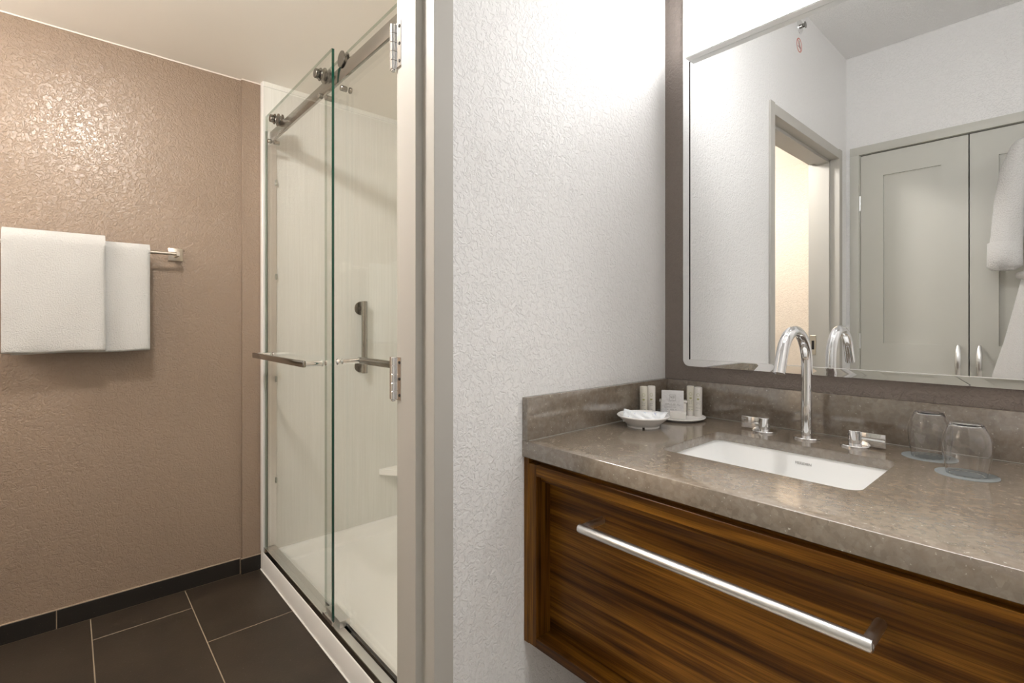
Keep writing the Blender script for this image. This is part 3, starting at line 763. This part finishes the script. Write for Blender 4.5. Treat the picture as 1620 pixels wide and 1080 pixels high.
bb_ = [bm.verts.new((X0, y, 0.0003)) for y in ys]; bc = [bm.verts.new((X1, y, 0.0003)) for y in ys]
bb_[0] = fb[0]; bc[0] = fb[-1]
for j in range(len(ys)-1):
    bm.faces.new((bb_[j], bb_[j+1], vv[0][j+1], vv[0][j])); bm.faces.new((bc[j], bc[j+1], vv[-1][j+1], vv[-1][j]))
bk_ = [bm.verts.new((x, Y1, 0.0003)) for x in xs[1:-1]]; bk_ = [bb_[-1]]+bk_+[bc[-1]]
for i in range(len(xs)-1): bm.faces.new((bk_[i], bk_[i+1], vv[i+1][-1], vv[i][-1]))
sp_ = thing('shower_pan', 'white acrylic shower base with a low curb in front of the glass doors', 'shower base', (-1.75, 1.08, 0))
obj('pan', bm, M['acrylic'], sp_, deg=50)
bm = B(); lathe(bm, [(0, 0.0), (0.045, 0.0), (0.052, 0.001), (0.052, 0.004), (0.045, 0.005), (0, 0.004)], -1.75, 1.10, 0.027, 36); obj('drain', bm, M['steel'], sp_)
# bead of white caulk at the foot of the curb and at its end
bm = B(); box(bm, -2.5225, X1, YK-0.004, YK, 0.0002, 0.006, 0.0015, 1); box(bm, -2.5225, -2.4895, YK-0.0005, 0.674, 0.0005, 0.0895, 0.0, 1); box(bm, -2.5225, -2.486, 0.6695, 0.674, 0.0895, ZB, 0.001, 1)
struct('trim_3', bm, M['acrylic'])

# bottom track
tr = thing('shower_track', 'stainless bottom track on the shower curb guiding the glass doors', 'track', (-1.75, 0.70, 0.0895))
bm = B(); box(bm, -2.4885, -1.0130, 0.6745, 0.6770, 0.0897, 0.1130, 0.0005, 1); box(bm, -2.4885, -1.0130, 0.6770, 0.7085, 0.0897, 0.0935)
box(bm, -2.4885, -1.0130, 0.7085, 0.7245, 0.0897, 0.0935); box(bm, -2.4885, -1.0130, 0.7230, 0.7245, 0.0935, 0.1100, 0.0003, 1)
obj('channel', bm, M['steel'], tr)
bm = B(); box(bm, -2.4885, -1.789, 0.6775, 0.7228, 0.0950, 0.1122, 0.0004, 1); box(bm, -1.789, -1.0130, 0.6775, 0.7070, 0.0936, 0.1080, 0.0004, 1); obj('cover_strip', bm, M['bright_metal'], tr)
bm = B(); box(bm, -1.788, -1.665, 0.6925, 0.7290, 0.1085, 0.131, 0.001, 1); box(bm, -1.775, -1.690, 0.6745, 0.6778, 0.1132, 0.1265, 0.0006, 1)
obj('guide_block', bm, M['bright_metal'], tr)
# wall channel
wc = thing('wall_channel', 'upright aluminium channel where the shower door meets the left wall', 'channel', (-2.48, 0.70, 0.1130))
bm = B(); box(bm, -2.4860, -2.4825, 0.688, 0.7285, 0.1135, 2.030, 0.0005, 1); box(bm, -2.4825, -2.470, 0.688, 0.690, 0.1135, 2.030); obj('profile', bm, M['bright_metal'], wc)
for z in (1.845, 1.36, 0.90, 0.40, 1.365):
    pass
for z in (1.80, 1.362, 0.885, 0.415):
    bm = B(); box(bm, -2.4825, -2.470, 0.7215, 0.7290, z-0.013, z+0.013, 0.0015, 1); obj('bumper', bm, M['rubber'], wc)
bm = B(); box(bm, -2.4860, -2.4800, 0.6795, 0.6870, 0.1135, 2.03, 0.001, 1); obj('seal', bm, M['rubber'], wc)
# header rail
hr = thing('shower_header_rail', 'flat brushed steel header rail carrying the shower door rollers', 'rail', (-1.75, 0.70, 1.974))
bm = B(); box(bm, -2.486, -1.0125, 0.6940, 0.7040, 1.974, 2.022, 0.001, 2); obj('rail_bar', bm, M['steel'], hr)
for x in (-2.4725, -1.026):
    bm = B(); box(bm, x-0.0135, x+0.0135, 0.6900, 0.7080, 1.966, 2.030, 0.0015, 1); obj('wall_bracket', bm, M['bright_metal'], hr)

def pane(x0, x1, y0, y1, z0, z1):
    bm = B(); box(bm, x0, x1, y0, y1, z0, z1)
    bm.normal_update()
    for f_ in bm.faces:
        if f_.normal.x > 0.5: f_.material_index = 1
        elif f_.normal.z > 0.5 or f_.normal.x < -0.5: f_.material_index = 2
    return bm
def roller(door_, x, y0, y1, z, wheel_y):
    """knob in front of the glass, bolt through it and a grooved wheel riding the rail"""
    bm = B(); cyl(bm, (x, y0-0.021, z), (x, y0-0.008, z), 0.0165, 32, bev=0.0015); cyl(bm, (x, y0-0.009, z), (x, y0-0.004, z), 0.012, 24); cyl(bm, (x, y0-0.004, z), (x, y0-0.0004, z), 0.0225, 32, bev=0.001)
    k = obj('roller', bm, M['roller'], door_)
    bm = B(); c = Vector((x, wheel_y, z))
    rev(bm, [(0, -0.010), (0.0265, -0.010), (0.0275, -0.007), (0.0200, -0.005), (0.0200, 0.005), (0.0275, 0.007), (0.0265, 0.010), (0, 0.010)], c, Vector((1, 0, 0)), Vector((0, 0, 1)), Vector((0, 1, 0)), 36)
    obj('wheel', bm, M['roller'], k)
# outer door
ZRW = 2.022+0.0205
dA = thing('sliding_shower_door', 'outer frameless sliding glass shower door at left with a towel-bar handle', 'shower door', (-2.09, 0.683, 0.114))
obj('glass_panel', pane(-2.478, -1.704, 0.6790, 0.6885, 0.1140, 2.0945), [M['pane'], M['pane_edge'], M['pane_rim']], dA)
for x in (-2.335, -1.805): roller(dA, x, 0.679, 0.6885, 2.040, 0.6995)
for x in (-2.385, -1.787):
    bm = B(); cyl(bm, (x, 0.664, 1.955), (x, 0.6785, 1.955), 0.0095, 24, bev=0.001); cyl(bm, (x, 0.689, 1.955), (x, 0.712, 1.955), 0.0095, 24, bev=0.001); obj('anti_jump_stop', bm, M['steel'], dA)
bm = B(); box(bm, -2.412, -1.776, 0.6065, 0.6185, 0.9935, 1.0165, 0.003, 2); h = obj('handle', bm, M['steel'], dA)
for x in (-2.402, -1.7865):
    bm = B(); cyl(bm, (x, 0.6175, 1.005), (x, 0.6788, 1.005), 0.0102, 24, bev=0.0006); cyl(bm, (x, 0.6888, 1.005), (x, 0.6930, 1.005), 0.0105, 24, bev=0.0006); obj('standoff', bm, M['chrome'], h)
    bm = B(); cyl(bm, (x, 0.6755, 1.005), (x, 0.6789, 1.005), 0.0112, 24); obj('washer', bm, M['rubber'], h)
# inner door
dB = thing('sliding_shower_door', 'inner frameless sliding glass shower door at right behind the metal door frame', 'shower door', (-1.43, 0.715, 0.118))
obj('glass_panel', pane(-1.846, -1.030, 0.7095, 0.7185, 0.1160, 2.0720), [M['pane'], M['pane_edge'], M['pane_rim']], dB)
for x in (-1.652, -1.18):
    bm = B(); c = Vector((x, 0.6990, 2.040)); rev(bm, [(0, -0.010), (0.0265, -0.010), (0.0275, -0.007), (0.0200, -0.005), (0.0200, 0.005), (0.0275, 0.007), (0.0265, 0.010), (0, 0.010)], c, Vector((1, 0, 0)), Vector((0, 0, 1)), Vector((0, 1, 0)), 36)
    k = obj('roller', bm, M['roller'], dB)
    bm = B(); cyl(bm, (x, 0.7190, 2.040), (x, 0.7330, 2.040), 0.018, 28, bev=0.0015); obj('roller_knob', bm, M['steel'], k)
for x in (-1.650, -1.16):
    bm = B(); cyl(bm, (x, 0.688, 1.942), (x, 0.7093, 1.942), 0.0095, 24, bev=0.001); cyl(bm, (x, 0.7187, 1.942), (x, 0.726, 1.942), 0.0105, 24, bev=0.001); obj('anti_jump_stop', bm, M['steel'], dB)
bm = B(); box(bm, -1.722, -1.085, 0.7800, 0.7925, 1.0015, 1.0255, 0.003, 2); h = obj('handle', bm, M['steel'], dB)
for x in (-1.7105, -1.0975):
    bm = B(); cyl(bm, (x, 0.7187, 1.0135), (x, 0.7810, 1.0135), 0.0102, 24, bev=0.0006); cyl(bm, (x, 0.7010, 1.0135), (x, 0.7093, 1.0135), 0.0112, 24, bev=0.0008); obj('standoff', bm, M['chrome'], h)
bm = B(); box(bm, -1.846, -1.032, 0.7125, 0.7155, 0.1130, 0.1160); obj('bottom_seal', bm, M['dark_gap'], dB)

# grab bar on the shower wall
gx, gy = -2.447, 1.147
gb = thing('grab_bar', 'short upright polished grab bar on the ribbed shower wall', 'grab bar', (-2.47, gy, 0.886))
bm = B(); cyl(bm, (gx, gy, 0.886), (gx, gy, 1.258), 0.0155, 32, bev=0.0015); obj('bar', bm, M['steel'], gb)
for z in (0.922, 1.222):
    bm = B(); cyl(bm, (-2.4895, gy, z), (-2.4855, gy, z), 0.036, 40, bev=0.0012); cyl(bm, (-2.4860, gy, z), (gx, gy, z), 0.010, 20); obj('wall_flange', bm, M['steel'], gb)
# corner shelf
bm = B(); n = 16; tp = []; bt = []
pts = [(-2.4895, YS-0.0005)]
for i in range(n+1):
    a = i/n; p0 = Vector((-2.4895, 1.251)); p1 = Vector((-2.255, YS-0.0005)); q = p0.lerp(p1, a); nrm = Vector((1, -1)).normalized()*0.020*math.sin(PI*a)
    pts.append((q.x+nrm.x, q.y+nrm.y))
tp = [bm.verts.new((p[0], p[1], 0.361)) for p in pts]; bt = [bm.verts.new((p[0]*1.0, p[1], 0.331)) for p in pts]
bm.faces.new(tp); bm.faces.new(bt)
for i in range(len(pts)): j = (i+1) % len(pts); bm.faces.new((tp[i], tp[j], bt[j], bt[i]))
tag(obj('corner_shelf', bm, M['acrylic']), 'low white corner shelf in the back left corner of the shower', 'shelf')

# bathroom ceiling lamp, then unseen lights added to brighten the rooms
def dome(name, x, y, z, r, m, label):
    t_ = thing(name, label, 'ceiling light', (x, y, z))
    bm = B(); lathe(bm, [(0, 0), (r*1.08, 0), (r*1.08, -0.018), (r*0.98, -0.02), (0, -0.02)], x, y, z-0.0005, 48); obj('lamp_base', bm, M['bright_metal'], t_)
    bm = B(); lathe(bm, [(0, -0.021), (r, -0.021), (r, -0.035), (r*0.9, -0.055), (r*0.6, -0.075), (r*0.3, -0.083), (0, -0.085)], x, y, z, 48); obj('lamp_shade', bm, m, t_, deg=80)
dome('ceiling_light', -1.42, 0.03, ZB, 0.075, M['bath_light'], 'round warm ceiling light of the bathroom')
wl = thing('added_wall_light', 'unseen warm globe light added to fill the bathroom from opposite the shower', 'wall light', (-2.05, -1.01, 1.95))  # unseen lamp added to brighten the ceiling, shower and towel wall
bm = B(); cyl(bm, (-2.05, -1.0095, 1.97), (-2.05, -0.99, 1.97), 0.06, 32, bev=0.003); cyl(bm, (-2.05, -0.99, 1.97), (-2.05, -0.93, 1.97), 0.012, 16); obj('wall_plate', bm, M['nickel'], wl)
bm = B(); bmesh.ops.create_uvsphere(bm, u_segments=32, v_segments=20, radius=0.085)
for v_ in bm.verts: v_.co += Vector((-2.05, -0.87, 1.97))
obj('globe', bm, M['added_globe'], wl, deg=80)
dl = thing('added_spotlight', 'unseen dark grey cylinder spotlight added above the vanity to light the countertop', 'ceiling light', (-0.27, 0.74, ZV))  # unseen spotlight added; its deep tube keeps light off the upper wall
bm = B(); lathe(bm, [(0, -0.0005), (0.062, -0.0005), (0.062, -0.20), (0.056, -0.20), (0.056, -0.02), (0, -0.02)], -0.27, 0.74, ZV, 40); obj('spotlight_body', bm, M['spot_can'], dl)
bm = B(); lathe(bm, [(0, -0.021), (0.050, -0.021), (0.050, -0.025), (0.04, -0.030), (0, -0.032)], -0.27, 0.74, ZV, 32); obj('lens', bm, M['added_spot'], dl)
dome('ceiling_light', 1.50, 0.36, ZV, 0.18, M['hall_fill'], 'unseen wide ceiling light added down the hall as fill for the vanity')  # unseen lamp added as low fill from the right

# sprinkler and sticker high on the partition
sy, sz = 0.244, 2.548
spk = thing('fire_sprinkler', 'small metal sidewall sprinkler with round plate high on the white wall', 'sprinkler', (XW, sy, sz))
bm = B(); cyl(bm, (XW+0.0003, sy, sz), (XW+0.006, sy, sz), 0.034, 36, r1=0.030, bev=0.001); obj('escutcheon', bm, M['chrome'], spk)
bm = B(); cyl(bm, (XW+0.006, sy, sz), (XW+0.016, sy, sz), 0.010, 20); box(bm, XW+0.016, XW+0.024, sy-0.012, sy-0.009, sz-0.003, sz+0.003); box(bm, XW+0.016, XW+0.024, sy+0.009, sy+0.012, sz-0.003, sz+0.003); box(bm, XW+0.014, XW+0.017, sy-0.012, sy+0.012, sz-0.004, sz+0.004)
obj('frame', bm, M['steel'], spk)
bm = B(); cyl(bm, (XW+0.024, sy, sz), (XW+0.0255, sy, sz), 0.015, 24); obj('deflector', bm, M['roller'], spk)
sy2, sz2 = 0.252, 2.458
stk = thing('warning_sticker', 'round white sticker with a red slashed circle below the sprinkler', 'sticker', (XW, sy2, sz2))
bm = B(); cyl(bm, (XW+0.0003, sy2, sz2), (XW+0.0008, sy2, sz2), 0.036, 40); obj('backing', bm, M['white_plastic'], stk)
bm = B(); rev(bm, [(0.033, 0.0), (0.033, 0.0006), (0.0290, 0.0006), (0.0290, 0.0)], Vector((XW+0.0008, sy2, sz2)), Vector((0, 1, 0)), Vector((0, 0, 1)), Vector((1, 0, 0)), 40, closed=True)
obox(bm, (XW+0.0012, sy2, sz2), (0, 0.707, 0.707), (0, -0.707, 0.707), (1, 0, 0), 0.031, 0.0018, 0.0003); obj('red_ring', bm, M['red_ink'], stk)
bm = B(); pp = [(0.0, 0.016), (0.003, 0.019), (0.0, 0.022), (-0.003, 0.019)]
tube(bm, [(XW+0.001, sy2+0.003, sz2+0.018), (XW+0.001, sy2, sz2+0.020), (XW+0.001, sy2-0.003, sz2+0.016), (XW+0.001, sy2, sz2+0.010), (XW+0.001, sy2, sz2+0.004)], 0.0010, 8)
tube(bm, [(XW+0.001, sy2, sz2+0.004), (XW+0.001, sy2+0.020, sz2-0.009), (XW+0.001, sy2-0.020, sz2-0.009), (XW+0.001, sy2, sz2+0.004)], 0.0010, 8)
obj('symbol', bm, M['ink'], stk)

# ================================================================== ROBE hanging before the right closet door
rx, ry = 0.005, -0.375
hg = thing('clothes_hanger', 'wooden hanger hooked over the right closet door, carrying the white robe', 'hanger', (rx, ry, 1.99))
bm = B(); pts = []
for i in range(21):
    a = -1+2*i/20; pts.append((rx+a*0.19, ry, 1.985-0.055*abs(a)**1.5))
tube(bm, pts, [0.007+0.004*abs(-1+2*i/20) for i in range(21)], 14); obj('shoulder', bm, M['wood_x'], hg)
bm = B(); tube(bm, [(rx, ry, 1.985), (rx, ry, 2.06), (rx, ry, 2.075), (rx, ry-0.012, 2.090), (rx, ry-0.03, 2.094), (rx, YC+0.035, 2.094), (rx, YC+0.012, 2.094), (rx, YC+0.0115, 2.07)], 0.0022, 10); obj('hook', bm, M['chrome'], hg)
robe = thing('bathrobe', 'white plush bathrobe on a hanger before the right closet door, seen in the mirror', 'robe', (rx, ry, 0.87))
def loft(secs, seg=72, seed=0, fold=0.012, nf=9, rnd=0.5):
    """secs: (z or point, half width, half depth, fold amount)"""
    bm = B(); rd = random.Random(seed); rings = []
    for (cx, cy, z, hw, hd, fo, tilt) in secs:
        ring = []
        for k in range(seg):
            a = 2*PI*k/seg
            q = 1+fo*(math.sin(nf*a+seed+z*3)*0.6+math.sin((nf//2)*a+2*seed+z*5)*0.5)
            x = hw*math.copysign(abs(math.cos(a))**0.85, math.cos(a))*q; y = hd*math.sin(a)*q
            ring.append(bm.verts.new((cx+x, cy+y, z+tilt*x+rd.uniform(-1, 1)*0.0012)))
        rings.append(ring)
    for q, s2 in zip(rings, rings[1:]):
        for k in range(seg): bm.faces.new((q[k], q[(k+1) % seg], s2[(k+1) % seg], s2[k]))
    bm.faces.new(rings[0]); bm.faces.new(rings[-1]); return bm
def interp(keys, n):
    out = []
    for i in range(n+1):
        t_ = i/n*(len(keys)-1); k = min(int(t_), len(keys)-2); fr = t_-k; fr = fr*fr*(3-2*fr)*0.4+fr*0.6
        out.append(tuple(keys[k][j]*(1-fr)+keys[k+1][j]*fr for j in range(len(keys[0]))))
    return out
body = [(rx, ry, 2.005, 0.050, 0.030, 0.0, 0), (rx, ry, 1.985, 0.12, 0.045, 0.0, 0), (rx, ry, 1.93, 0.185, 0.060, 0.02, 0), (rx, ry, 1.75, 0.175, 0.066, 0.04, 0),
        (rx, ry, 1.40, 0.165, 0.060, 0.05, 0), (rx, ry, 1.25, 0.190, 0.060, 0.06, 0), (rx, ry, 1.05, 0.222, 0.068, 0.07, 0), (rx, ry, 0.90, 0.252, 0.072, 0.08, 0), (rx, ry, 0.867, 0.238, 0.060, 0.08, 0)]
obj('robe_body', loft(interp(body, 60), 96, 2), M['robe'], robe, deg=80)
for sgn in (-1, 1):
    bm = B(); pts = []; rr = []
    keys = [(0.135, 1.955, 0.040), (0.175, 1.925, 0.055), (0.205, 1.84, 0.060), (0.225, 1.70, 0.062), (0.236, 1.55, 0.063), (0.245, 1.43, 0.066), (0.247, 1.40, 0.064), (0.247, 1.385, 0.045)]
    for (dx, z, r_) in interp(keys, 40): pts.append((rx+sgn*dx*0.93, ry+0.030, z)); rr.append(r_*0.85)
    tube(bm, pts, rr, 28)
    rd = random.Random(9+sgn)
    for v_ in bm.verts: v_.co += Vector((rd.uniform(-1, 1), rd.uniform(-1, 1), rd.uniform(-1, 1)))*0.0012
    sl = obj('sleeve', bm, M['robe'], robe, deg=80)
    bm = B()
    tube(bm, [(rx+sgn*0.2275, ry+0.030, z) for z in (1.515, 1.510, 1.405, 1.398)], [0.050, 0.0575, 0.0600, 0.050], 28); obj('cuff', bm, M['robe'], sl, deg=80)
    bm = B(); tube(bm, [(rx+sgn*0.055, ry+0.020, 2.005), (rx+sgn*0.062, ry+0.050, 1.96), (rx+sgn*0.066, ry+0.070, 1.88), (rx+sgn*0.05, ry+0.078, 1.70), (rx+sgn*0.012, ry+0.075, 1.45)], [0.022, 0.028, 0.030, 0.027, 0.012], 18); obj('lapel', bm, M['robe'], robe, deg=80)
bm = B(); lp = [(rx+0.178*math.cos(2*PI*k/40), ry+0.073*math.sin(2*PI*k/40), 1.36) for k in range(41)]
tube(bm, lp, 0.017, 12, caps=False); tube(bm, [(rx+0.01, ry+0.090, 1.36), (rx+0.03, ry+0.098, 1.25), (rx+0.04, ry+0.095, 1.02)], 0.014, 12); obj('belt', bm, M['robe'], robe, deg=80)
